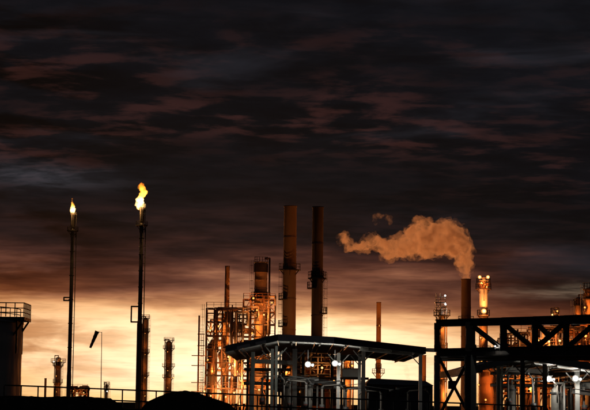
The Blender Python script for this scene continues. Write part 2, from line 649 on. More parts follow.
# ------------------------------------------------------------------ flares
def flare(label, xt, yt, D, w_px, wide_from, wide_px, loop):
    c = P(xt, 300, D)
    base = Vector((c.x, D, 0))
    k = D / F
    zt = P(xt, yt, D).z
    r = w_px * k / 2
    t = thing('flare_stack', base, label, 'flare stack')
    zp = zt - 15.5 * k                           # platform below the burner
    zw = P(xt, wide_from, D).z
    rw = wide_px * k / 2
    MB().rev(base, base + Vector((0, 0, 1)), [(0, rw * 1.25), (.8, rw * 1.25), (.9, rw), (zw - 1.4, rw), (zw, r * 1.02)], 20).build('lower_riser', 'black_steel', t)
    ris = MB().rev(base + Vector((0, 0, zw)), base + Vector((0, 0, zt)), [(0, r), (zp - zw, r * .86)], 18).build('riser', 'black_steel', t)
    fl = MB()
    for i in range(1, 6):
        z = zw + (zp - zw) * i / 6
        fl.ring(base + Vector((0, 0, z)), r * .6, r * 1.22, .25)
    fl.build('flange', 'black_steel', ris)
    tip = MB().rev(base + Vector((0, 0, zp)), base + Vector((0, 0, zt)), [(0, r * .9), (.5, r * 1.15), (zt - zp - 1.4, r * 1.15), (zt - zp - .9, r * 1.4), (zt - zp, r * 1.4)], 18).build('burner_tip', 'black_steel', t)
    pi_ = MB()
    for w in (.4, 2.3, 4.4):
        d = Vector((math.cos(w), math.sin(w), 0))
        pi_.tube([base + d * r * 1.5 + Vector((0, 0, zp - 3)), base + d * r * 1.7 + Vector((0, 0, zt - .2)), base + d * r * 1.3 + Vector((0, 0, zt + .3))], .11)
    pi_.build('pilot_pipe', 'black_steel', tip)
    platform(t, base + Vector((0, 0, zp - 1.0)), r * .8, r * .8 + 1.35, t=.35)
    ladder(t, base + Vector((.0, -rw - .3, 1)), base + Vector((.0, -r - .3, zp - 1)), .6, out=Vector((0, -1, 0)))
    pp = MB().tube([base + Vector((r + .55, 0, 2)), base + Vector((r + .55, 0, zp - 1.5))], .14)
    for i in range(10):
        z = 4 + (zp - 6) * i / 10
        pp.bar(base + Vector((r * .5, 0, z)), base + Vector((r + .55, 0, z)), .1)
    pp.build('steam_line', 'black_steel', t)
    if loop:
        lx0, ya, yb = loop
        X = P(lx0, ya, D).x
        za, zb = P(lx0, ya, D).z, P(lx0, yb, D).z
        MB().tube([(base.x, D - .1, za), (X, D - .1, za), (X, D - .1, zb), (base.x, D - .1, zb)], .24).build('pipe_loop', 'black_steel', t)
    return base, zt, r


def flame_mat(name, zlo, zhi, strength, seed):
    m = bpy.data.materials.new(name)
    m.use_nodes = True
    t = m.node_tree
    t.nodes.clear()
    q = G(t)
    pos = q.n('ShaderNodeNewGeometry').outputs['Position']
    s = q.n('ShaderNodeSeparateXYZ')
    t.links.new(pos, s.inputs[0])
    h = q.rng(s.outputs[2], zlo, zhi, 0, 1, False)
    mp = q.n('ShaderNodeMapping')
    t.links.new(pos, mp.inputs[0])
    mp.inputs['Scale'].default_value = (1, 1, .6)
    mp.inputs['Location'].default_value = (seed, seed * 2, 0)
    n1 = q.noise(mp.outputs[0], .55, 4, .6, .8)
    c = q.ramp(h, [(0, (1, .50, .12)), (.25, (1, .66, .25)), (.5, (1, .42, .05)), (1, (1, .22, .01))])
    k = q.math('MULTIPLY', q.rng(n1, .36, .60), q.rng(h, .1, 1.0, 1.0, .32))
    e = q.n('ShaderNodeEmission')
    t.links.new(c, e.inputs[0])
    q.put(e.inputs[1], q.math('MULTIPLY', k, strength))
    o = q.n('ShaderNodeOutputMaterial')
    t.links.new(e.outputs[0], o.inputs['Volume'])
    MATS[name] = m


TEX = {}


def cloud_tex(size, depth=3):
    k = (size, depth)
    if k not in TEX:
        t = bpy.data.textures.new('puff', 'CLOUDS')
        t.noise_scale = size
        t.noise_depth = depth
        TEX[k] = t
    return TEX[k]


def blobs(name, mat, balls, vox, disp, squash=1.0):
    """one closed billowing hull from overlapping balls"""
    m = MB()
    for c, r in balls:
        m.ball(c, r, 14, 9)
    o = m.build(name, mat)
    rm = o.modifiers.new('join', 'REMESH')
    rm.mode = 'VOXEL'
    rm.voxel_size = vox
    for size, st, dep in disp:
        d = o.modifiers.new('puff', 'DISPLACE')
        d.texture = cloud_tex(size, dep)
        d.strength = st
        d.mid_level = .5
        d.texture_coords = 'GLOBAL'
    return o


FD = 600.0
b1, z1, r1 = flare('slim black flare stack at the left, shorter of the two and burning a small flame', 71.0, 213, FD, 4.0, 372, 4.6, (64, 297.5, 300.5))
FD2 = 560.0
b2, z2, r2 = flare('tall black flare stack burning the bigger flame, right of the windsock', 140.2, 207.5, FD2, 4.2, 320, 5.4, (131.5, 306.5, 322))


def flame(label, pxs, D, xoff, zlo_y, zhi_y, strength, seed, power):
    k = D / F
    zlo, zhi = P(xoff, zlo_y, D).z, P(xoff, zhi_y, D).z
    nm = 'flame_gas' if seed == 1 else 'flame_gas_large'
    flame_mat(nm, zlo, zhi, strength, seed)
    balls = []
    for x, y, r in pxs:
        balls.append((P(x, y, D), r * k))
    o = blobs('flame', nm, balls, .13, [(1.5, .9, 2), (.6, .55, 3)] if seed == 2 else [(1.0, .45, 2), (.5, .3, 3)])
    tag(o, label, 'flame')
    o.data.materials[0].cycles.homogeneous_volume = False
    light(P(pxs[len(pxs) // 3][0], pxs[len(pxs) // 3][1], D) + Vector((0, -2.5, 1)), power, (1, .5, .16), o, 1.0)


flame('small orange flame burning on the left flare tip',
      [(72.8, 212.5, 1.9), (72.6, 211, 2.6), (72.9, 209, 2.7), (72.8, 207, 2.2), (72.4, 205, 1.7), (72.2, 203, 1.3), (72.0, 201, .9), (72.3, 199, .6), (72.5, 197.4, .4)],
      FD, 72, 214, 196, 5.0, 1, 6000)
flame('large flame with a billowing orange top burning on the taller flare',
      [(140.6, 207.3, 2.6), (139.2, 205.8, 3.3), (142, 205.8, 3.4), (144.4, 206, 2.3), (137.0, 204.6, 2.4), (136.6, 202.6, 1.3), (140.6, 203.4, 4.0), (139.2, 200.8, 3.3), (141.4, 199.5, 3), (140.6, 197.2, 2.7),
       (142.2, 194.6, 3.4), (143.8, 191.6, 3.7), (142.6, 188.6, 3.5), (140.0, 187.0, 2.4), (141.4, 184.6, 1.7), (143.2, 184.2, 1.0)],
      FD2, 141, 209, 183, 5.4, 2, 10000)


# ------------------------------------------------------------------ columns, chimneys and towers
def column(name, cat, label, x, ytop, D, wpx, mat='column_shell', platforms=(), dome=True, ladder_side=1, lamps=(), pipe=True, xref=None, taper=1.0, group=None, steel='black_steel', ring_px=4.0):
    k = D / F
    c = P(x, xref if xref else (ytop + 400) / 2, D)
    base = Vector((c.x, D, 0))
    zt = P(x, ytop, D).z
    r = wpx * k / 2
    t = thing(name, base, label, cat, group)
    H = zt - (r * .7 if dome else 0)
    prof = [(0, r * taper * 1.06), (H * .05, r * taper), (H, r)]
    if dome:
        prof += [(H + r * .35, r * .88), (H + r * .58, r * .55), (H + r * .68, r * .1)]
    else:
        prof += [(H, r * 1.08), (H + .25, r * 1.08), (H + .25, r * .85), (H - .8, r * .84)]
    MB().rev(base, base + Vector((0, 0, 1)), prof, 28, dome).build('shell', mat, t)
    n = max(3, int(H / 6))
    for i in range(1, n):
        z = H * i / n
        rr = r * (taper + (1 - taper) * i / n)
        MB().ring(base + Vector((0, 0, z)), rr * .9, rr * 1.045, .22).build('stiffener_ring', mat, t)
    zs = []
    for pf in platforms:
        y, wpl = (pf if isinstance(pf, tuple) else (pf, wpx + 2 * ring_px))
        z = P(x, y, D).z
        zs.append(z)
        platform(t, base + Vector((0, 0, z)), r * .9, wpl * k / 2, steel)
    if ladder_side:
        out = Vector((ladder_side, -.35, 0)).normalized()
        ladder(t, base + out * (r * taper + .25), base + out * (r + .25) + Vector((0, 0, (max(zs) if zs else H) + 1)), .55, steel, True, out)
    if pipe:
        d = Vector((-ladder_side or 1, -.5, 0)).normalized()
        pr = max(.14, r * .16)
        q = base + d * (r + pr + .2)
        MB().tube([base + Vector((0, 0, zt - .1)), base + Vector((0, 0, zt + pr * 3)), q + Vector((0, 0, zt + pr * 3)), q + Vector((0, 0, .5))], pr).build('overhead_pipe', mat, t)
    for lp in lamps:
        lx, ly, pw, ln, rr = lp[:5]
        off = lp[5] if len(lp) > 5 else .5
        p = P(lx, ly, D)
        if off > 1:  # armed lamps are added to wash the shell with light
            bar('lamp_arm', (p.x, D - r * .5, p.z - .2), (p.x, D - r - off + rr, p.z - .2), .1, steel, t)
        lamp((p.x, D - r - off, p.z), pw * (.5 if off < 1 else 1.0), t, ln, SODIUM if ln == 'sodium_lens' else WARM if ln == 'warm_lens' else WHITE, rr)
    return t, base, zt, r


# the two big chimneys in the middle
ch, cb, cz, cr = column('chimney', 'chimney', 'brown steel chimney, left of the pair of tall chimneys above the canopy', 289.7, 207, 360, 12.6, 'stack_shell',
                        [(270.5, 22), ], False, -1, ((272, 352, 1500, 'warm_lens', .12, 7),), False, 270, 1.1)  # lamp added low on the left, unseen behind the canopy, to light the shell
for y in (300, 327):
    z = P(283, y, 360).z
    MB().ring(cb + Vector((0, 0, z)), cr * .95, cr + .95, .18, math.pi * .75, math.pi * 1.4, 10).build('small_platform', 'black_steel', ch)
    handrail(MB(), circle(cb + Vector((0, 0, z + .18)), cr + .9, 8, math.pi * .75, math.pi * 1.4), 1.1, 3, .07).build('handrail', 'black_steel', ch)
ch, cb, cz, cr = column('chimney', 'chimney', 'dark steel chimney, right of the pair of tall chimneys above the canopy', 317.4, 208, 340, 11.0, 'dark_stack_shell',
                        [(279, 19), (278, 14)], False, 1, ((306, 352, 450, 'warm_lens', .12, 6),), False, 270, 1.05)  # added lamp, hidden by the canopy, gives this shell its side light
for y, a in ((289, 2.4), (314, 5.2)):
    z = P(318, y, 340).z
    MB().ring(cb + Vector((0, 0, z)), cr * .95, cr + .9, .18, a, a + 2.2, 10).build('small_platform', 'black_steel', ch)
    handrail(MB(), circle(cb + Vector((0, 0, z + .18)), cr + .85, 8, a, a + 2.2), 1.1, 3, .07).build('handrail', 'black_steel', ch)

column('chimney', 'chimney', 'thin brown chimney rising from the left of the lit process unit', 226.6, 267, 424, 4.6, 'stack_shell', (), False, 0, (), False, 320, 1.35)
column('chimney', 'chimney', 'thin lone chimney behind the canopy with a ring platform near its foot', 378.5, 303, 520, 4.6, 'stack_shell', [(373.5, 13), (368.5, 6.5)], False, 0, ((378.5, 374.5, 900, 'sodium_lens', .1, 4), (378.5, 392, 4500, 'sodium_lens', .1, 6), (379, 350, 900, 'sodium_lens', .1, 4), (378.5, 326, 900, 'sodium_lens', .1, 4)), False, 350, 1.15)  # armed lamps all added to brighten the shaft, the lowest unseen behind the shed
column('chimney', 'chimney', 'short brown chimney stub beyond the shed right of the canopy', 423.5, 356, 520, 5.2, 'stack_shell', (), False, 0, ((423.5, 390, 2500, 'sodium_lens', .1, 5),), False, 370, 1.0)  # added lamp, out of view behind the shed, brightens the stub
SMD = 420.0
column('chimney', 'chimney', 'smoking brown chimney behind the steel truss', 466.0, 280, SMD, 9.6, 'stack_shell', [(322, 16)], False, 0, (), False, 340, 1.1)

column('distillation_column', 'column', 'brown distillation column half hidden behind the taller flare', 144.6, 318, 640, 6.0, 'stack_shell',
       [(318.5, 9), (332, 10), (353, 10), (376, 10)], True, 1, ((146, 334, 500, 'sodium_lens', .1, 3), (146, 355, 600, 'sodium_lens', .1, 3), (146, 378, 700, 'sodium_lens', .1, 3), (146, 396, 700, 'sodium_lens', .1, 3)), True, 360, 1.0, 'distant columns')  # tiny armed lamps added to light the column orange
column('distillation_column', 'column', 'distant column with several platforms right of the taller flare', 168.4, 341, 680, 6.2, 'stack_shell',
       [(341, 10.5), (349, 12), (367, 13), (378, 12)], True, 1, ((174, 378, 300, 'warm_lens', .22), (168.4, 352, 500, 'sodium_lens', .1, 3), (168.4, 371, 600, 'sodium_lens', .1, 3), (168.4, 388, 700, 'sodium_lens', .1, 3)), True, 370, 1.05, 'distant columns')  # armed sodium lamps added, too small to see, to wash the shell
column('distillation_column', 'column', 'short distant column with wide crown platform between tank and left flare', 57.8, 357, 640, 5.4, 'stack_shell',
       [(362.5, 15), (366, 11), (383, 10)], True, 1, ((54.5, 362, 250, 'white_lens', .25), (62, 361, 250, 'warm_lens', .25), (57.8, 376, 500, 'sodium_lens', .1, 3), (57.8, 392, 500, 'sodium_lens', .1, 3)), True, 380, 1.2, 'distant columns')  # armed sodium lamps are added fill light; the crown lamps are real fittings
column('vent_stack', 'vent stack', 'thin low vent stack left of the short crowned column', 45.3, 379, 640, 2.2, 'dark_stack_shell', (), False, 0, (), False, 390)
column('distillation_column', 'column', 'slender pale column just right of the windsock pole', 106.5, 384, 640, 2.6, 'column_shell', [(385.5, 6), (390, 6)], True, 1, ((107.4, 391.5, 0, 'white_lens', .22),), True, 392, 1.0, 'distant columns')

# windsock
WD = 230.0
pb = P(101.3, 395, WD)
ws = thing('windsock', (pb.x, WD, 0), 'black windsock drooping from a thin pole between the two flares', 'windsock')
ptop = P(101.8, 332, WD)
pole = MB().cyl((pb.x, WD, 0), (ptop.x, WD, ptop.z), .07, .035, 8).build('pole', 'black_steel', ws)
mouth = P(97.2, 331.5, WD)
MB().tube([(ptop.x, WD, ptop.z - .1), (mouth.x, WD, mouth.z)], .025).build('arm', 'black_steel', ws)
tail = P(90.2, 348, WD)
sk = MB()
pr = []
L = (tail - mouth).length
for i in range(13):
    t = i / 12
    pr.append((L * t, (.27 - .12 * t) * (1 + .08 * math.sin(i * 2.1))))
sk.rev(mouth, tail, pr, 16, False)
sk.build('sock', 'sock_cloth', ws)
MB().rev(mouth, tail, [(-.03, .27), (-.03, .31), (.05, .31), (.05, .27)], 16, False).build('ring', 'black_steel', ws)


# ------------------------------------------------------------------ process units
def process_unit(name, label, D, xs, rows, depth, seed, lamps, mat='frame_steel', vessels=(), power=1800, deck_p=.75, brace_p=.45, pipes=14, horiz=6, memb=.34, rowsy=3, gain=1.0):
    """open steel frame; rows = [(photo y of a floor, first column index, last column index)]"""
    r = random.Random(seed)
    k = D / F
    X = [P(x, 360, D).x for x in xs]
    Y = [D, D + depth * .55, D + depth]
    base = Vector(((X[0] + X[-1]) / 2, D + depth / 2, 0))
    t = thing(name, base, label, 'process unit')
    Z = [P((xs[a] + xs[b]) / 2, y, D).z for y, a, b in rows]
    for i, x in enumerate(X):
        tops = [z for z, (y, a, b) in zip(Z, rows) if a <= i <= b]
        for j in range(rowsy):
            bar('column', (x, Y[j], 0), (x, Y[j], max(tops) + (.9 if r.random() < .4 else 0)), memb * 1.1, mat, t, 'hbeam')
    order = sorted(range(len(Z)), key=lambda i: Z[i])
    prev = {}
    for ri in order:
        z = Z[ri]
        y, a, b = rows[ri]
        for j in range(rowsy):
            for i in range(a, b):
                bar('beam', (X[i] + memb * .6, Y[j], z), (X[i + 1] - memb * .6, Y[j], z), memb, mat, t, 'hbeam')
        for i in range(a, b + 1):
            for j in range(rowsy - 1):
                bar('beam', (X[i], Y[j] + memb * .6, z), (X[i], Y[j + 1] - memb * .6, z), memb, mat, t, 'hbeam')
        for i in range(a, b):
            if r.random() < deck_p:
                MB().box((X[i] - .0, Y[0] - .25, z + memb * .52), (X[i + 1] - .05, Y[rowsy - 1 if r.random() < .5 else 1], z + memb * .52 + .07)).build('deck', 'dark_paint', t)
            lo = prev.get(i, 0.0)
            if r.random() < brace_p:
                p, q = (X[i] + .1, X[i + 1] - .1) if r.random() < .5 else (X[i + 1] - .1, X[i] + .1)
                bar('brace', (p, Y[0], lo + .1), (q, Y[0], z - .2), memb * .6, mat, t)
                if r.random() < .35:
                    bar('brace', (q, Y[0] + .25, lo + .1), (p, Y[0] + .25, z - .2), memb * .6, mat, t)
            if r.random() < brace_p:
                bar('brace', (X[i] + .1, Y[rowsy - 1], lo + .1), (X[i + 1] - .1, Y[rowsy - 1], z - .2), memb * .6, mat, t)
            prev[i] = z
        handrail(MB(), [(X[a], D + depth * .3, z + .25), (X[a], D - .2, z + .25), (X[b], D - .2, z + .25), (X[b], D + depth * .3, z + .25)], 1.15, 1.6, .09).build('handrail', mat, t)
    zs = sorted(set(Z))
    for i in range(pipes):
        x = r.uniform(X[0] + .4, X[-1] - .4)
        yy = D + r.uniform(-.8, depth * .7)
        za, zb = r.choice([0] + zs[:3]), r.choice(zs[-4:])
        tops = max([z for z, (y_, a, b) in zip(Z, rows) if X[a] <= x <= X[b]])
        zb = min(zb, tops) + r.uniform(-1, .8)
        rad = r.choice((.12, .16, .22, .3))
        if zb - za < 2:
            continue
        d = r.choice((-1, 1)) * r.uniform(1.2, 4)
        x2 = min(max(x + d, X[0]), X[-1])
        MB().tube([(x, yy, za), (x, yy, zb), (x2, yy, zb), (x2, yy, zb - r.uniform(1.5, 4))], rad, 8).build('pipe', r.choice(('insulated_pipe', 'silver_pipe', 'rusty_steel')), t)
    for i in range(pipes // 2):
        z = r.choice(zs[:-1]) + r.uniform(.6, 2)
        x0 = r.uniform(X[0], X[-1] - 4)
        x1 = r.uniform(x0 + 3, X[-1])
        yy = D + r.uniform(-.4, depth * .6)
        MB().cyl((x0, yy, z), (x1, yy, z), r.choice((.12, .18, .28)), None, 8).build('pipe', r.choice(('insulated_pipe', 'rusty_steel', 'silver_pipe')), t)
    for i in range(horiz):
        z = r.choice(zs[:max(1, len(zs) - 4)])
        q = r.randrange(len(X) - 1)
        if not any(a <= q and b > q and abs(zz - z) < .1 for zz, (y_, a, b) in zip(Z, rows)):
            continue
        rad = r.uniform(.7, 1.15)
        yy = D + r.uniform(.8, depth * .6)
        L = r.uniform(2.5, 4.5)
        xc = (X[q] + X[q + 1]) / 2
        a = Vector((xc - L / 2, yy, z + rad + .8))
        v = MB().rev(a, a + Vector((1, 0, 0)), [(0, rad * .05), (.12, rad * .55), (.3, rad * .88), (.6, rad), (L - .6, rad), (L - .3, rad * .88), (L - .12, rad * .55), (L, rad * .05)], 16)
        for s_ in (.25, .75):
            v.box((xc - L / 2 + L * s_ - .15, yy - rad * .7, z + .2), (xc - L / 2 + L * s_ + .15, yy + rad * .7, z + rad))
        v.build('drum', r.choice(('insulated_pipe', 'rusty_steel', 'column_shell')), t)
    for (x, ytop, ybot, wpx, mt, yo) in vessels:
        zt, zb = P(x, ytop, D).z, max(P(x, ybot, D).z, 0)
        rr = wpx * k / 2
        cx_ = P(x, (ytop + ybot) / 2, D).x
        b_ = Vector((cx_, D + yo, zb))
        H = zt - zb
        vv = MB().rev(b_, b_ + Vector((0, 0, 1)), [(0, rr * .6), (rr * .3, rr), (H - rr * .6, rr), (H - rr * .25, rr * .8), (H, rr * .1)], 20).build('vessel', mt, t)
        for q in range(1, 4):
            MB().ring(b_ + Vector((0, 0, H * q / 4)), rr * .9, rr * 1.06, .2).build('band', mt, vv)
    for lp in lamps:
        x, y = lp[0], lp[1]
        pw = lp[2] if len(lp) > 2 else power
        ln = lp[3] if len(lp) > 3 else 'sodium_lens'
        yo = lp[4] if len(lp) > 4 else -.8
        rr = lp[5] if len(lp) > 5 else .26
        p = P(x, y, D)
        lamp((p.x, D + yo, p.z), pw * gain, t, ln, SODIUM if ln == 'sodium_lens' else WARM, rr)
    ladder(t, (X[0] - .5, D + .5, 0), (X[0] - .5, D + .5, max(z for z, (y_, a, b) in zip(Z, rows) if a == 0) + 1), .6, mat, True, Vector((-1, 0, 0)))
    return t, X, Y, Z


PD = 420.0
unit1, X1, Y1, Z1 = process_unit(
    'process_unit', 'large open steel process unit full of pipes and orange lamps in the middle left', PD,
    [205.5, 213.5, 221.5, 231.5, 242.5, 250, 263, 274.5],
    [(308.5, 0, 4), (322, 0, 4), (336, 0, 4), (350, 0, 7), (363, 0, 7), (376, 0, 7), (389, 0, 7), (299.5, 4, 7), (312, 4, 7), (324.5, 4, 7), (337, 4, 7)],
    8.0, 11,
    [(253.5, 298.5, 700), (257, 310, 1500, 'sodium_lens', 1.2), (228.5, 357, 1400, 'warm_lens'), (252, 333, 1500, 'sodium_lens', 2), (209.5, 330, 900, 'sodium_lens', 2.5),
     (204.6, 391.5, 900, 'warm_lens'), (220.4, 392, 1300, 'warm_lens'), (234.3, 393, 1300, 'warm_lens'), (245, 386, 1500, 'sodium_lens', 1), (259.2, 390, 1500, 'warm_lens'),
     (213, 371, 1200, 'sodium_lens', 2.4), (237, 372, 1500, 'sodium_lens', 3), (248, 366, 1500, 'sodium_lens', 1), (268, 360, 1500, 'sodium_lens', .5), (226, 345, 900, 'sodium_lens', 3),
     (268, 322, 1300, 'sodium_lens', .6), (240, 404, 1200, 'warm_lens'), (216, 403, 900, 'sodium_lens'), (270, 384, 1500, 'sodium_lens', 1.4), (246, 357, 1000, 'warm_lens', 2, .2), (218, 326, 500, 'sodium_lens', 2), (211, 396, 700, 'warm_lens', -.8, .2), (226, 397, 700, 'warm_lens', -.8, .22), (250, 397, 800, 'warm_lens', -.8, .22),
     (241, 381, 800, 'warm_lens', -.8, .2), (233, 366, 700, 'warm_lens', -.8, .2), (264, 315, 700, 'warm_lens', -.8, .2), (272, 303, 500, 'sodium_lens', -.8, .2), (247, 345, 700, 'warm_lens', -.8, .2), (208, 360, 500, 'sodium_lens', -.8, .2)],
    'rusty_steel',
    [(210.5, 342, 400, 8, 'dark_stack_shell', 3), (216, 318, 352, 4.2, 'rusty_steel', 5), (239, 340, 372, 6, 'rusty_steel', 5), (268, 306, 334, 5, 'dark_stack_shell', 5), (232, 378, 404, 7, 'column_shell', 4), (222, 350, 368, 7, 'dark_stack_shell', 2)],
    pipes=20, horiz=13, memb=.27, deck_p=.5, brace_p=.5, rowsy=2, gain=1.15)
# the tower inside the unit
tw, tb, tz_, tr = column('reactor_tower', 'tower', 'thick dark-topped tower standing inside the steel process unit', 260.3, 263, PD + 4.5, 13.0, 'column_shell', [(298, 20)], False, 0, (), False, 320)
k = PD / F
MB().rev(tb + Vector((0, 0, P(260, 271, PD).z)), tb + Vector((0, 0, 100)), [(0, tr * 1.1), (2.0, tr * 1.1)], 28, False).build('dark_crown_band', 'black_steel', tw)
MB().rev(tb + Vector((0, 0, P(260, 300, PD).z)), tb + Vector((0, 0, 100)), [(0, tr * 1.1), (2.2, tr * 1.1)], 28, False).build('dark_base_band', 'black_steel', tw)
MB().tube([tb + Vector((tr + .5, -1, 2)), tb + Vector((tr + .5, -1, tz_ + 1.0)), tb + Vector((tr - .7, -1, tz_ + 1.0))], .22).build('side_pipe', 'rusty_steel', tw)
ladder(tw, tb + Vector((-tr - .3, -.6, 0)), tb + Vector((-tr - .3, -.6, tz_ + .6)), .6, 'black_steel', True, Vector((-1, 0, 0)))
crn = MB()
handrail(crn, circle(tb + Vector((0, 0, tz_ + .2)), tr * 1.02, 14), 1.2, 3, .07)
crn.build('crown_handrail', 'black_steel', tw)

# mast with caged ladder at the left of the unit
mp_ = P(198.5, 360, PD)
ms = thing('ladder_mast', (mp_.x, PD, 0), 'thin mast with ladder rungs and small landings at the left of the process unit', 'mast')
mzt = P(198, 315.5, PD).z
bar('pole', (mp_.x, PD, 0), (mp_.x, PD, mzt), .42, 'rusty_steel', ms, 'cyl')
ladder(ms, (mp_.x + .8, PD, 0), (mp_.x + .8, PD, P(198, 335, PD).z), .5, 'rusty_steel', False)
for y in (334.5, 346, 356, 366, 383, 392):
    z = P(199, y, PD).z
    MB().box((mp_.x - (1.6 if y > 350 else .3), PD - .5, z), (P(204.5, y, PD).x, PD + 1.2, z + .16)).build('landing', 'rusty_steel', ms)
    handrail(MB(), [(mp_.x, PD - .45, z + .16), (P(204, y, PD).x, PD - .45, z + .16)], 1.1, 1, .07).build('handrail', 'rusty_steel', ms)

# process unit at the right, behind the truss
unit2, X2, Y2, Z2 = process_unit(
    'process_unit', 'orange-lit steel process unit behind the truss on the right', 330.0,
    [500, 511, 521, 531, 543, 556, 568, 582, 598],
    [(333, 1, 3), (346, 0, 8), (358, 0, 8), (370, 0, 8), (382, 0, 8), (394, 0, 8), (328, 4, 8)],
    9.0, 23,
    [(542.8, 343, 1500, 'warm_lens', -.9, .32), (548.2, 341.8, 1300, 'warm_lens', -.9, .26), (559, 341, 900, 'warm_lens', -.9, .24), (537.5, 340.5, 500, 'warm_lens', -.9, .2),
     (572, 352, 1800, 'sodium_lens', 1), (586, 336, 1800, 'sodium_lens', .5), (515, 377, 1800, 'sodium_lens', 1), (530, 389, 1800, 'sodium_lens', 0), (552, 398, 1800, 'sodium_lens', 0), (569, 400, 1800, 'warm_lens', 0),
     (585, 366, 2000, 'sodium_lens', 0), (506, 399, 1800, 'sodium_lens', 0), (540, 365, 1500, 'sodium_lens', 2), (575, 384, 1800, 'sodium_lens', 1), (525, 352, 900, 'sodium_lens', 2)],
    'rusty_steel',
    [(528, 366, 408, 9, 'insulated_pipe', 3), (549, 362, 408, 8, 'column_shell', 4), (566, 356, 408, 10, 'rusty_steel', 4), (588, 350, 408, 12, 'column_shell', 4), (512, 372, 408, 8, 'column_shell', 4)],
    pipes=26, horiz=12, memb=.3, brace_p=.4)

# right hand columns
column('distillation_column', 'column', 'orange-lit domed column with two white lamps, at the left end of the truss', 441.8, 309, 400, 7.0, 'column_shell',
       [(316, 17), (349, 12), (380, 12)], True, 0,
       ((445, 304.8, 250, 'white_lens', .24), (441.5, 327, 900, 'sodium_lens', .1), (447.5, 352, 1200, 'sodium_lens', .1), (436.5, 376, 1200, 'sodium_lens', .1), (447.5, 395, 1200, 'sodium_lens', .1)), True, 350)
mp2 = P(437.4, 330, 400)
ms2 = thing('lamp_mast', (mp2.x, 399, 0), 'dark lattice mast carrying a white lamp beside the domed column', 'mast')
mm = MB()
for dx_, dy_ in ((-.45, -.45), (.45, -.45), (.45, .45), (-.45, .45)):
    mm.bar((mp2.x + dx_, 397.5 + dy_, 0), (mp2.x + dx_, 397.5 + dy_, P(437, 294, 400).z), .13)
zq = 0.0
while zq < P(437, 295, 400).z - 1.2:
    mm.bar((mp2.x - .45, 397.05, zq), (mp2.x + .45, 397.05, zq + 1.1), .09)
    mm.bar((mp2.x + .45, 397.95, zq), (mp2.x - .45, 397.95, zq + 1.1), .09)
    zq += 1.1
mm.build('lattice', 'black_steel', ms2)
pt = P(445, 295.8, 397.5)
bar('lamp_arm', (mp2.x, 397.5, pt.z - .3), (pt.x, 397.5, pt.z - .3), .12, 'black_steel', ms2)
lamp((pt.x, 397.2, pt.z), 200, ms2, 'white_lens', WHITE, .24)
for y in (303, 311):
    z = P(440, y, 397).z
    MB().box((mp2.x - .8, 396.6, z), (mp2.x + 1.6, 398.4, z + .14)).build('landing', 'black_steel', ms2)
    handrail(MB(), [(mp2.x - .75, 396.65, z + .14), (mp2.x + 1.55, 396.65, z + .14)], 1.1, 1, .07).build('handrail', 'black_steel', ms2)

lt, lb, lz, lr = column('lit_tower', 'tower', 'orange glowing tower with two lamps on its crown, right of the smoking chimney', 483.4, 281, 400, 8.0, 'column_shell',
                        [(289.5, 16), (284.5, 14.5), (316, 13), (352, 15)], False, 0,
                        ((479.0, 277.6, 1600, 'warm_lens', .4), (487.2, 277.6, 1600, 'warm_lens', .4), (483.2, 311.5, 4500, 'warm_lens', .6), (480.5, 283.5, 1200, 'sodium_lens', .2), (486, 287.5, 1200, 'sodium_lens', .2), (483.4, 300, 1500, 'sodium_lens', .1, 3),
                         (480, 338, 1300, 'sodium_lens', .2), (489, 365, 1600, 'sodium_lens', .2), (478, 385, 1600, 'sodium_lens', .2)), False, 340, 1.25, None, 'rusty_steel')
hp = MB()
for x in (479.0, 487.2, 483.2):
    p = P(x, 281, 400)
    hp.bar((p.x, lb.y - lr, lz - 1.2), (p.x, lb.y - lr, P(x, 277.6, 400).z), .14)
hp.build('lamp_post', 'rusty_steel', lt)
column('distillation_column', 'column', 'orange-brown twin-nozzle column at the right above the truss', 579, 297, 360, 7.6, 'stack_shell', [(306, 11)], True, -1,
       ((574, 318, 900, 'sodium_lens', .2), (574.5, 341, 1200, 'sodium_lens', .2), (583.8, 372, 1300, 'sodium_lens', .2)), True, 340)
column('distillation_column', 'column', 'tall orange-brown column cut by the right edge of the picture', 590.5, 287, 350, 11.5, 'stack_shell', [(300, 15), (290, 15)], True, -1,
       ((583.5, 308, 1200, 'sodium_lens', .2), (584, 333, 1300, 'sodium_lens', .2), (597, 320, 900, 'sodium_lens', .2)), False, 340)
column('distillation_column', 'column', 'small lamp-lit vessel top peeking over the truss', 555, 310, 370, 5.2, 'column_shell', [(314.5, 9)], True, 0,
       ((551.6, 315, 350, 'warm_lens', .2), (556.5, 311.5, 250, 'sodium_lens', .2)), True, 340)
column('distillation_column', 'column', 'fat orange vessel seen under the left end of the right canopy', 488, 357, 350, 17, 'rusty_steel', [(372, 24)], True, 0,
       ((480, 362, 2200, 'sodium_lens', .2, 1.5), (496, 384, 2200, 'sodium_lens', .2, 1.5), (484, 400, 1500, 'sodium_lens', .2, 1.5)), True, 385)
column('distillation_column', 'column', 'orange column behind the left canopy beside the white panel', 347.5, 344, 300, 8.2, 'column_shell', [(357, 14), (372, 13)], True, 0,
       ((342.8, 352, 900, 'sodium_lens', .2), (352, 366, 1200, 'sodium_lens', .2), (343.5, 388, 1200, 'sodium_lens', .2)), True, 370)

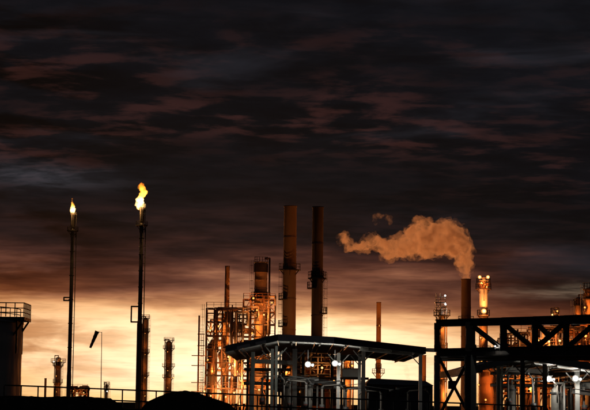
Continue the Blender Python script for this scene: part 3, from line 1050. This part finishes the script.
# brown plant wall of drums behind the left canopy
unit3, X3, Y3, Z3 = process_unit(
    'process_unit', 'dim brown process unit seen through the left canopy behind the lamps', 260.0,
    [280, 292, 305, 318, 331, 342],
    [(352, 0, 5), (363, 0, 5), (375, 0, 5), (387, 0, 5), (398, 0, 5)], 7.0, 31,
    [(287, 372, 260, 'sodium_lens', 0, .16), (322, 368, 300, 'warm_lens', -.6, .18), (300, 392, 300, 'sodium_lens', 0, .14), (334, 381, 300, 'sodium_lens', 0, .14), (311, 383, 300, 'sodium_lens', 1, .14)],
    'frame_steel',
    [(299, 354, 406, 13, 'rusty_steel', 3), (318, 352, 406, 15, 'rusty_steel', 3.2), (334, 358, 406, 9, 'rusty_steel', 3), (286, 362, 406, 8, 'dark_stack_shell', 3)],
    pipes=8, horiz=3, memb=.2, brace_p=.2, deck_p=.3, rowsy=2)


column('round_tank', 'tank', 'rust-brown round tank standing behind the lamps of the left canopy', 314, 348, 274, 52, 'rusty_steel', (), True, 0,
       ((300, 372, 420, 'sodium_lens', .12, 3), (326, 366, 420, 'sodium_lens', .12, 3), (312, 392, 420, 'sodium_lens', .12, 3)), False, 380)
process_unit('pipework', 'low distant pipework right of the foot of the left flare', 640.0, [69, 75, 81, 88], [(388.5, 0, 3), (394, 0, 3)], 6.0, 41,
             [(74, 391, 300, 'sodium_lens', -.8, .2), (84, 393, 300, 'warm_lens', -.8, .2)], 'rusty_steel', [(72, 386, 404, 3, 'column_shell', 3), (85, 390, 404, 4, 'rusty_steel', 3)], pipes=8, horiz=4, memb=.3, rowsy=2)

# ------------------------------------------------------------------ canopies
def canopy(label, D, depth, prof, thick, post_px, post_mat_d, fascia_mats, lamps, panels=(), ribs=7):
    """folded-plate roof: prof = [(photo x, photo y)] of the top of its near edge"""
    base = P(prof[1][0], 400, D)
    t = thing('canopy', (base.x, D, 0), label, 'canopy')
    pts = [P(x, y, D) for x, y in prof]
    for i, (a, b) in enumerate(zip(pts, pts[1:])):
        a2, b2 = a + Vector((0, depth, 0)), b + Vector((0, depth, 0))
        up = Vector((0, 0, -.07))
        n = max(3, int((b - a).length / 1.0))
        for q in range(n):
            u, v = a.lerp(b, q / n), a.lerp(b, (q + 1) / n - .012)
            u2, v2 = u + Vector((0, depth, 0)), v + Vector((0, depth, 0))
            dz_ = Vector((0, 0, -thick + .05))
            # sheet with a raised seam
            MB().add([u + dz_, v + dz_, v2 + dz_, u2 + dz_, u + dz_ + up, v + dz_ + up, v2 + dz_ + up, u2 + dz_ + up],
                     [(0, 1, 2, 3), (7, 6, 5, 4), (0, 4, 5, 1), (1, 5, 6, 2), (2, 6, 7, 3), (3, 7, 4, 0)]).build('roof_sheet', 'roof_sheet', t)
        fm = fascia_mats[i]
        for nm, off in (('fascia', 0.0), ('rear_fascia', depth)):
            o_ = Vector((0, off, 0))
            MB().add([a + o_ + Vector((0, -.12, 0)), b + o_ + Vector((0, -.12, 0)), b + o_ + Vector((0, -.12, -thick)), a + o_ + Vector((0, -.12, -thick)),
                      a + o_ + Vector((0, -.02, 0)), b + o_ + Vector((0, -.02, 0)), b + o_ + Vector((0, -.02, -thick)), a + o_ + Vector((0, -.02, -thick))],
                     [(3, 2, 1, 0), (4, 5, 6, 7), (0, 1, 5, 4), (1, 2, 6, 5), (2, 3, 7, 6), (3, 0, 4, 7)]).build(nm, fm, t)
        nr = max(2, round((b - a).length / 1.7))
        for q in range(nr):
            c_ = a.lerp(b, (q + .5) / nr) + Vector((0, .1, -thick - .09))
            bar('rafter', c_, c_ + Vector((0, depth - .3, 0)), .1, 'frame_steel', t, 'hbeam', .14)
    for e in (pts[0], pts[-1]):
        s_ = 1 if e is pts[0] else -1
        bar('side_fascia', e + Vector((.03 * s_, 0, -thick / 2)), e + Vector((.03 * s_, depth - .15, -thick / 2)), .08, 'black_steel', t, 'box', thick)
    for (x, ytop, w, mt, yo) in post_px:
        p = P(x, ytop, D + yo)
        k_ = (D + yo) / F
        bar('post', (p.x, D + yo, 0), (p.x, D + yo, p.z), w * k_, mt, t, 'hbeam' if mt == 'black_steel' else 'box')
        for s_ in (-1, 1):
            if not pts[0].x < p.x + .8 * s_ < pts[-1].x:
                continue
            bar('knee_brace', (p.x, D + yo, p.z - .95), (p.x + .75 * s_, D + yo, p.z - .12), .07, mt, t)
        MB().box((p.x - w * k_ * .95, D + yo - w * k_ * .95, 0), (p.x + w * k_ * .95, D + yo + w * k_ * .95, .05)).build('base_plate', 'frame_steel', t)
    for (x0, y0, x1, y1, h) in panels:
        a, b = P(x0, y0, D - .2), P(x1, y1, D - .2)
        MB().bar(a + Vector((0, .02, 0)), b + Vector((0, .02, 0)), .05, h * D / F, Vector((0, 0, 1))).build('light_panel', 'white_panel', t)
    return t, pts


CD = 128.0
can1, cp1 = canopy('long dark-roofed loading canopy in the middle with two white lamps beneath', CD, 25.0,
                   [(225.5, 345.5), (278, 334.3), (334, 337.0), (426, 347.3)], .46,
                   [(253, 352, 3.6, 'green_grey_paint', 2.4), (272.4, 349, 3.0, 'green_grey_paint', 2.4), (276.6, 346, 2.6, 'green_grey_paint', 3.2), (295, 349, 4.6, 'black_steel', 4.0), (338.6, 353, 3.4, 'white_panel', 3.4),
                    (363.6, 349, 3.8, 'black_steel', 2.0), (420.5, 353, 3.4, 'white_panel', 2.6), (359.6, 353, 3.0, 'white_panel', 6.0), (303, 354, 3.0, 'green_grey_paint', 14.0), (248, 356, 2.6, 'green_grey_paint', 20.0), (332, 354, 3.0, 'green_grey_paint', 22.0)],
                   None, ['green_grey_paint', 'white_panel', 'dark_paint'], None,
                   [(237, 347.8, 250, 344.9, 2.6), (255.5, 343.6, 266, 341.2, 2.4)])
# tie beam to the truss, eaves strip and inner beams
a, b = P(425.5, 350, CD), P(441, 350.5, CD - 8)
bar('tie_beam', a, b, .26, 'black_steel', can1, 'hbeam')
bar('eaves_strip', P(360, 348.2, CD + .6), P(412, 353.2, CD + .6), .3, 'white_panel', can1, 'box', .34)
bar('inner_beam', P(330, 357.5, CD + 6), P(364, 358.5, CD + 6), .42, 'black_steel', can1, 'hbeam')
bar('inner_beam', P(280, 377, CD + 5), P(344, 384.5, CD + 5), .34, 'black_steel', can1, 'hbeam')
bar('inner_beam', P(252, 361, CD + 5), P(296, 363, CD + 5), .3, 'frame_steel', can1, 'hbeam')

TR_D0, TR_D1 = 111.5, 101.5      # truss: left end further away than right end
TX0, TX1 = 437.0, 590.0


def TD_at(x):
    f_ = (x - TX0) / (TX1 - TX0)
    return 1.0 / ((1 / TR_D0) * (1 - f_) + (1 / TR_D1) * f_)


def TP(x, y, off=0.0):
    return P(x, y, TD_at(x)) + Vector((0, off, 0))


CD2 = 118.0
can2, cp2 = canopy('truck loading canopy at the right under the truss with two bright lamps', CD2, 24.0,
                   [(470, 366.0), (522, 352.4), (640, 370.5)], .46,
                   [(498.3, 366, 3.0, 'green_grey_paint', 2.4), (502.0, 364, 2.0, 'green_grey_paint', 3.6), (522.6, 360, 4.2, 'black_steel', 1.6), (544.8, 362, 4.0, 'black_steel', 2.0), (577, 371, 4.4, 'white_panel', 4.0), (515, 362, 2.4, 'green_grey_paint', 13.0), (560, 365, 2.6, 'green_grey_paint', 20.0),
                    (596, 368, 4, 'black_steel', 1.0)],
                   None, ['green_grey_paint', 'green_grey_paint'], None,
                   [(476, 364.9, 484, 362.9, 1.5), (487, 362.1, 496, 359.8, 1.5), (500, 358.8, 511, 356.0, 1.6), (514, 355.2, 520, 353.7, 1.5)])
bar('inner_beam', P(572, 391, CD2 + 4), P(600, 394.5, CD2 + 4), .34, 'black_steel', can2, 'hbeam')
bar('inner_beam', P(506, 369.5, CD2 + 5), P(548, 372, CD2 + 5), .3, 'frame_steel', can2, 'hbeam')

# lamps under the canopies: separate fittings hung on a bracket
def canopy_lamp(x, y, D, label, power, roof_y):
    p = P(x, y, D)
    t = thing('floodlight', p, label, 'floodlight', 'white floodlights under the canopies')
    d = Vector((0, -1, -.25)).normalized()
    for off_, dd, k_ in ((Vector((0, 0, 0)), d, 1.0), (Vector((.34, .05, -.05)), Vector((.8, -.5, -.35)).normalized(), .6)):
        c_ = p + off_
        MB().rev(c_ - dd * .26 * k_, c_, [(0, .08 * k_), (.08 * k_, .16 * k_), (.26 * k_, .23 * k_)], 16).build('housing', 'dark_paint', t)
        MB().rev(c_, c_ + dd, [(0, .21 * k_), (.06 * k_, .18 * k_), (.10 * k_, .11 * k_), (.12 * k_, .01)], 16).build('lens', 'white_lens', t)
    bar('crossbar', p + Vector((-.1, .22, .02)), p + Vector((.35, .22, .02)), .05, 'dark_paint', t)
    zt_ = P(x, roof_y, D).z
    bar('bracket', p - d * .2, (p.x, p.y + .2, zt_), .06, 'dark_paint', t)
    light(p + d * .28, power, WHITE, t, .12)


canopy_lamp(308.0, 364.5, CD + 1.6, 'white floodlight under the left canopy, left one of its two', 120, 350)
canopy_lamp(335.0, 363.5, CD + 1.6, 'white floodlight under the left canopy, right one beside the pale post', 120, 350)
canopy_lamp(548.8, 379, CD2 + 3.2, 'white floodlight under the right canopy, left one beside the dark post', 110, 362)
canopy_lamp(575.5, 378.6, CD2 + 3.0, 'white floodlight under the right canopy, nearer the right edge', 110, 364)

# ------------------------------------------------------------------ the truss
tp = TP(437, 404)
tr_ = thing('truss_gantry', (tp.x, tp.y, 0), 'black riveted steel truss gantry with diagonal braces crossing the right side', 'gantry')
ytop = lambda x: 323.3 + (x - 437) / 153 * (-4.0)
ybot = lambda x: 352.5 + (x - 437) / 153 * (-2.5)
ND = [437, 470.5, 503.5, 535, 566, 598, 630]
for x0, x1 in zip(ND, ND[1:]):
    wt_ = .44 + .10 * (x0 - 437) / 153
    bar('top_chord', TP(x0, ytop(x0)), TP(x1, ytop(x1)), .34, 'black_steel', tr_, 'hbeam', wt_)
    bar('bottom_chord', TP(x0, ybot(x0)), TP(x1, ybot(x1)), .34, 'black_steel', tr_, 'hbeam', wt_ + .04)
for x, w in zip(ND, (.32, .56, .40, .36, .34, .34, .34)):
    a, b = TP(x, ybot(x) - 4), TP(x, ytop(x) + 3)
    bar('post', a, b, w, 'black_steel', tr_, 'hbeam', .3)
    # gusset plates
    for p in (a, b):
        MB().box((p.x - w * .6, p.y - .2, p.z - .2), (p.x + w * .6, p.y - .165, p.z + .2)).build('gusset_plate', 'black_steel', tr_)
for (x0, s0, x1) in ((472, 1, 501.5), (505, 1, 533), (564.5, 1, 536.5), (596.5, 1, 567.5), (537, 1, 550.5), (600, 1, 628)):
    a, b = TP(x0, ytop(x0) + 3), TP(x1, ybot(x1) - 3 - (10 if x0 == 537 else 0))
    bar('diagonal', a, b, .2, 'black_steel', tr_, 'hbeam', .24)
# legs and their cross brace
for x, w, mt in ((437, .34, 'green_grey_paint'), (467.6, .36, 'dark_paint'), (473.4, .34, 'green_grey_paint'), (630, .5, 'dark_paint')):
    p = TP(x, ybot(x) + 3)
    bar('leg', (p.x, p.y, 0), p, w, mt, tr_, 'hbeam')
bar('cross_brace', TP(439, 357.5, .1), TP(465.5, 408, .1), .13, 'black_steel', tr_, 'box')
bar('cross_brace', TP(466, 364, -.1), TP(441, 412, -.1), .13, 'black_steel', tr_, 'box')
MB().box((TP(452, 385).x - .25, TP(452, 385).y - .16, TP(452, 385).z - .25), (TP(452, 385).x + .25, TP(452, 385).y - .13, TP(452, 385).z + .25)).build('gusset_plate', 'black_steel', tr_)
# walkway handrail below the chord and a pipe carried by it
for yy, rr in ((356.5, .12), (359.5, .09)):
    MB().tube([TP(440, yy, 1.2), TP(600, yy - 1.0, 1.2)], rr).build('carried_pipe', 'insulated_pipe', tr_)
# small bright lamp on the bottom chord
p = TP(494.5, 346.5, -.35)
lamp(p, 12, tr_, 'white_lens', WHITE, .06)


# ------------------------------------------------------------------ shed and loading equipment
SD = 190.0
sb0, sb1 = P(365.5, 383, SD), P(434.0, 383, SD)
zr, ze = P(400, 379, SD).z, P(400, 384.5, SD).z
sh = thing('shed', ((sb0.x + sb1.x) / 2, SD, 0), 'low black shed with sloping roof ends behind the right half of the canopy', 'shed')
MB().box((sb0.x + .12, SD + .2, 0), (sb1.x - .12, SD + 6.8, ze)).build('wall', 'dark_paint', sh)
ri = .5
ra, rb = P(371.5, 378.2, SD).x, P(426.5, 381, SD).x
zl, zr2 = P(371, 378.2, SD).z, P(427, 381, SD).z
MB().add([(sb0.x, SD, ze), (sb1.x, SD, ze - .1), (sb1.x, SD + 7, ze - .1), (sb0.x, SD + 7, ze), (ra, SD + 1.2, zl), (rb, SD + 1.2, zr2), (rb, SD + 5.8, zr2), (ra, SD + 5.8, zl)],
         [(0, 1, 5, 4), (1, 2, 6, 5), (2, 3, 7, 6), (3, 0, 4, 7), (4, 5, 6, 7), (3, 2, 1, 0)]).build('roof', 'dark_paint', sh)
for x in (378, 391, 404):
    q = P(x, 392, SD)
    w_ = MB().box((q.x - .45, SD + .12, q.z - .5), (q.x + .45, SD + .18, q.z + .5)).build('window', 'black_steel', sh)
q = P(417, 398, SD)
MB().box((q.x - .5, SD + .12, 0), (q.x + .5, SD + .18, 2.2)).build('door', 'green_grey_paint', sh)


def loading_arm(label, x, D, ytop, side=1, mat='frame_steel', reach=1.3):
    p = P(x, 400, D)
    zt_ = P(x, ytop, D).z
    b = Vector((p.x, D, 0))
    t = thing('loading_arm', b, label, 'loading arm', 'loading arms under the canopies')
    MB().cyl(b, b + Vector((0, 0, zt_)), .075, None, 12).build('riser', mat, t)
    MB().cyl(b, b + Vector((0, 0, .25)), .28, None, 12).build('base_flange', 'dark_paint', t)
    e = b + Vector((reach * side, -.2, zt_ + .25))
    MB().tube([b + Vector((0, 0, zt_)), b + Vector((.1 * side, 0, zt_ + .15)), e, e + Vector((.3 * side, 0, -.35)), e + Vector((.3 * side, 0, -1.5))], .05, 10).build('arm', mat, t)
    MB().ball(b + Vector((0, 0, zt_)), .10, 12, 8).build('swivel', 'dark_paint', t)
    MB().cyl(e - Vector((.1, 0, 0)), e + Vector((.1, 0, 0)), .085, None, 10).build('swivel', 'dark_paint', t)
    v = b + Vector((0, -.22, zt_ * .72))
    vb = MB().cyl(v - Vector((0, 0, .25)), v + Vector((0, 0, .25)), .19, None, 12).build('valve', 'dark_paint', t)
    MB().ring(v + Vector((0, -.25, 0)), .14, .2, .04).build('handwheel', 'red_valve', vb)
    bar('counterweight', b + Vector((-.9 * side, 0, zt_ + .3)), b + Vector((-.6 * side, 0, zt_ + .23)), .16, 'dark_paint', t, 'cyl')
    bar('link_rod', b + Vector((-.9 * side, 0, zt_ + .3)), e + Vector((0, 0, .3)), .05, 'dark_paint', t, 'cyl')


def filter_vessel(label, x, D, ytop, r, mat='silver_pipe'):
    p = P(x, 400, D)
    zt_ = P(x, ytop, D).z
    b = Vector((p.x, D, 0))
    t = thing('filter_vessel', b, label, 'vessel', 'upright vessels under the canopies')
    z0 = 1.2
    MB().rev(b + Vector((0, 0, z0)), b + Vector((0, 0, 9)), [(0, r * .3), (.15, r * .8), (.35, r), (zt_ - z0 - .4, r), (zt_ - z0 - .15, r * .75), (zt_ - z0, r * .2)], 18).build('body', mat, t)
    for i in range(3):
        w = 2.1 * i + .4
        d = Vector((math.cos(w), math.sin(w), 0)) * r * .85
        bar('leg', b + d, b + d + Vector((0, 0, z0 + .5)), .1, 'dark_paint', t)
    MB().ring(b + Vector((0, 0, zt_ - .45)), r * .9, r + .1, .1).build('flange', 'dark_paint', t)
    MB().tube([b + Vector((0, 0, zt_ - .05)), b + Vector((0, 0, zt_ + .25)), b + Vector((r + .35, 0, zt_ + .25)), b + Vector((r + .35, 0, 0))], .07).build('vent_pipe', mat, t)


def pipe_rack(label, x0, x1, D, ylevels, seed):
    r = random.Random(seed)
    a, b = P(x0, 400, D), P(x1, 400, D)
    t = thing('pipe_rack', ((a.x + b.x) / 2, D, 0), label, 'pipe rack')
    n = max(2, round((b.x - a.x) / 2.6))
    zt_ = P(x0, ylevels[0], D).z
    for i in range(n + 1):
        x = a.x + (b.x - a.x) * i / n
        for dy_ in (0, 1.6):
            bar('post', (x, D + dy_, 0), (x, D + dy_, zt_), .16, 'green_grey_paint', t, 'hbeam')
        for y in ylevels:
            z = P(x0, y, D).z
            bar('cross_beam', (x, D - .2, z), (x, D + 1.8, z), .16, 'green_grey_paint', t, 'hbeam')
    for y in ylevels:
        z = P(x0, y, D).z
        for j in range(5):
            rr = r.choice((.05, .07, .09, .12))
            yy = D + .1 + j * .36
            MB().cyl((a.x - .5, yy, z + .09 + rr), (b.x + .5, yy, z + .09 + rr), rr, None, 10).build('pipe', r.choice(('silver_pipe', 'insulated_pipe', 'rusty_steel', 'insulated_pipe')), t)
    for j in range(n * 2):
        x = r.uniform(a.x, b.x)
        z = P(x0, r.choice(ylevels), D).z + .2
        MB().tube([(x, D - .1, z), (x, D - .45, z), (x, D - .45, 0)], .045).build('drop_pipe', r.choice(('silver_pipe', 'rusty_steel', 'black_steel', 'frame_steel')), t)


pipe_rack('low pipe rack with many drop pipes beneath the left canopy', 284, 362, CD + 8, [380, 390], 5)
pipe_rack('pipe rack with pale pipes under the right canopy', 500, 572, CD2 + 8, [376, 388], 6)
pipe_rack('short dark pipe rack under the left end of the middle canopy', 250, 284, CD + 9, [372, 386], 8)
LA = 'grey loading arm, '
loading_arm(LA + 'first from the left under the middle canopy', 262, CD + 4, 379, 1)
loading_arm(LA + 'left of the left lamp under the middle canopy', 290, CD + 4, 383, 1)
loading_arm(LA + 'below the left lamp under the middle canopy', 306, CD + 3, 384, -1)
loading_arm(LA + 'below and between the two lamps of the middle canopy', 322, CD + 3.4, 388, 1)
loading_arm(LA + 'right of the two lamps under the middle canopy', 346, CD + 3.4, 391, 1)
loading_arm(LA + 'in front of the black shed near the dark post', 381, CD + 3.4, 394, -1)
loading_arm(LA + 'in front of the black shed near the end post', 408, CD + 3.4, 393, 1)
loading_arm(LA + 'left of the dark post under the right canopy', 508, CD2 + 3.4, 377, 1)
loading_arm(LA + 'between the two dark posts of the right canopy', 533, CD2 + 3.4, 384, 1)
loading_arm(LA + 'right of the right canopy lamps', 584, CD2 + 4.4, 386, -1)
filter_vessel('upright silver vessel below the left canopy lamp, wider of two', 309.5, CD + 5.4, 381.5, .22)
filter_vessel('upright dull vessel right of the double post in the left canopy', 286.0, CD + 5, 382, .22, 'insulated_pipe')
filter_vessel('bright silver vessel below the right canopy lamps', 555.0, CD2 + 4.2, 387, .27)
filter_vessel('thin silver vessel just right of the bright vessel below the lamps', 563.0, CD2 + 5.6, 391, .2)
filter_vessel('stout silver vessel between the pale and dark posts of the right canopy', 512, CD2 + 6, 384, .24, 'insulated_pipe')

# white panels hung behind the lamps
def sign_panel(label, x0, y0, x1, y1, D):
    a, b = P(x0, y1, D), P(x1, y0, D)
    t = thing('white_board', ((a.x + b.x) / 2, D, a.z), label, 'board')
    MB().box((a.x, D - .03, a.z), (b.x, D + .03, b.z)).build('panel', 'white_panel', t)
    f_ = MB()
    for u, v in (((a.x, a.z), (b.x, a.z)), ((b.x, a.z), (b.x, b.z)), ((b.x, b.z), (a.x, b.z)), ((a.x, b.z), (a.x, a.z))):
        f_.bar((u[0], D - .04, u[1]), (v[0], D - .04, v[1]), .06)
    f_.build('frame', 'dark_paint', t)
    for x in (a.x + .1, b.x - .1):
        bar('post', (x, D + .08, 0), (x, D + .08, b.z), .07, 'green_grey_paint', t)


sign_panel('blank white board beside the orange column under the left canopy', 342.2, 368.8, 360.6, 377.2, CD + 7.0)
sign_panel('blank white board below the right lamp at the right edge', 578.0, 382.6, 597.0, 389.2, CD2 + 5.2)


# ------------------------------------------------------------------ smoke
def smoke_mat(name, dens, scale, lo, hi, colr=(.86, .80, .74), aniso=.35, seed=0.0):
    m = bpy.data.materials.new(name)
    m.use_nodes = True
    t = m.node_tree
    t.nodes.clear()
    q = G(t)
    pos = q.n('ShaderNodeNewGeometry').outputs['Position']
    mp = q.n('ShaderNodeMapping')
    t.links.new(pos, mp.inputs[0])
    mp.inputs['Location'].default_value = (seed, 0, seed)
    n1 = q.noise(mp.outputs[0], scale, 5, .62, .6)
    d = q.math('MULTIPLY', q.rng(n1, lo, hi), dens)
    v = q.n('ShaderNodeVolumePrincipled')
    v.inputs['Color'].default_value = (*colr, 1)
    v.inputs['Anisotropy'].default_value = aniso
    t.links.new(d, v.inputs['Density'])
    o = q.n('ShaderNodeOutputMaterial')
    t.links.new(v.outputs[0], o.inputs['Volume'])
    MATS[name] = m


smoke_mat('smoke_vapour', .62, .36, .40, .62, (.95, .82, .72), .45)
rs = random.Random(3)
kk = SMD / F
puffs = [(466, 280.5, 3.9), (466, 277, 4.2), (465.6, 273, 5.2), (464.8, 268, 6.4), (464, 262, 8), (463.4, 256, 9), (464, 250, 8.6), (459, 246, 12), (462, 243, 8), (455, 238, 12), (449, 231, 11), (452, 243, 13), (444, 240, 13),
         (440, 233, 11), (437, 243, 12.5), (430, 235, 13), (423, 230, 11), (418, 236, 12.5), (426, 246, 11), (414, 244, 11), (407, 243, 9), (404, 249, 9), (398, 248, 8.6), (411, 251, 7), (392, 248, 8.6), (388, 252, 8), (383, 247, 8), (378, 243, 7.2),
         (372, 241, 7), (374, 237, 4), (367, 243.5, 5.6), (364, 245, 5.2), (361, 246, 4.8), (358, 246, 4.6), (355, 245.5, 4.6), (352.5, 244.5, 4.6), (350, 243, 4.6), (348, 241.5, 4.4), (346, 239.5, 4.4), (344, 237.5, 4), (342.5, 236, 3.4), (343, 241, 3), (350, 248, 3.2)]
balls = []
for x, y, r in puffs:
    c = P(x, y, SMD) + Vector((0, rs.uniform(-.5, .5) * r * kk if r > 5 else 0, 0))
    balls.append((c, r * kk))
    if r > 5:
        for q in range(7):
            w1, w2 = rs.uniform(0, 6.28), rs.uniform(-1, 1)
            d = Vector((math.cos(w1) * math.sqrt(1 - w2 * w2), math.sin(w1) * math.sqrt(1 - w2 * w2), w2))
            balls.append((c + d * r * kk * .72, r * kk * rs.uniform(.28, .46)))
sm = blobs('smoke_plume', 'smoke_vapour', balls, .22, [(2.6, 1.5, 2), (1.0, 1.0, 3), (.45, .5, 3)])
tag(sm, 'billowing orange-tinted smoke plume drifting left from the chimney', 'smoke')
smoke_mat('fringe_vapour', .20, .50, .44, .64, (.95, .80, .67), .45, 3.0)
fringe = []
for x, y, r in puffs:
    if r > 4.2 or x < 380:
        fringe.append((P(x, y, SMD), (r * 1.12 + 1.6) * kk))
for (x0, y0, _), (x1, y1, _) in zip(puffs[28:], puffs[29:]):
    fringe.append((P((x0 + x1) / 2, (y0 + y1) / 2, SMD), 4.2 * kk))
fr = blobs('vapour_fringe', 'fringe_vapour', fringe, .3, [(2.6, 2.8, 2), (1.1, 1.8, 3)])
fr.parent = sm
fr.matrix_parent_inverse = WM[sm].inverted()
balls = [(P(x, y, SMD), r * kk) for x, y, r in ((389, 218.5, 3.6), (390, 222, 3.2), (386.5, 217, 3.2), (383, 216.6, 3.2), (379.5, 216.8, 3.4), (376, 219.5, 3.8), (374.5, 222.5, 3.0), (380, 221, 2.6))]
smoke_mat('smoke_wisp_vapour', .17, .55, .40, .66, (.95, .80, .67), .45, 5.0)
sw = blobs('smoke_wisp', 'smoke_wisp_vapour', balls, .2, [(1.6, 1.6, 2), (.6, .8, 3)])
tag(sw, 'faint detached wisp of smoke floating above the plume', 'smoke')
smoke_mat('steam_vapour', .10, .5, .30, .6, seed=9.0)
k3 = 520 / F
balls = [(P(x, y, 520), r * k3) for x, y, r in ((408, 379, 2.4), (407.5, 375, 2.8), (406.5, 371, 3.2), (405.5, 367, 3), (404.5, 364, 2.2), (402.5, 366.5, 1.6))]
st = blobs('steam_plume', 'steam_vapour', balls, .25, [(1.4, .7, 2)])
tag(st, 'small faint steam puff rising above the black shed', 'steam')
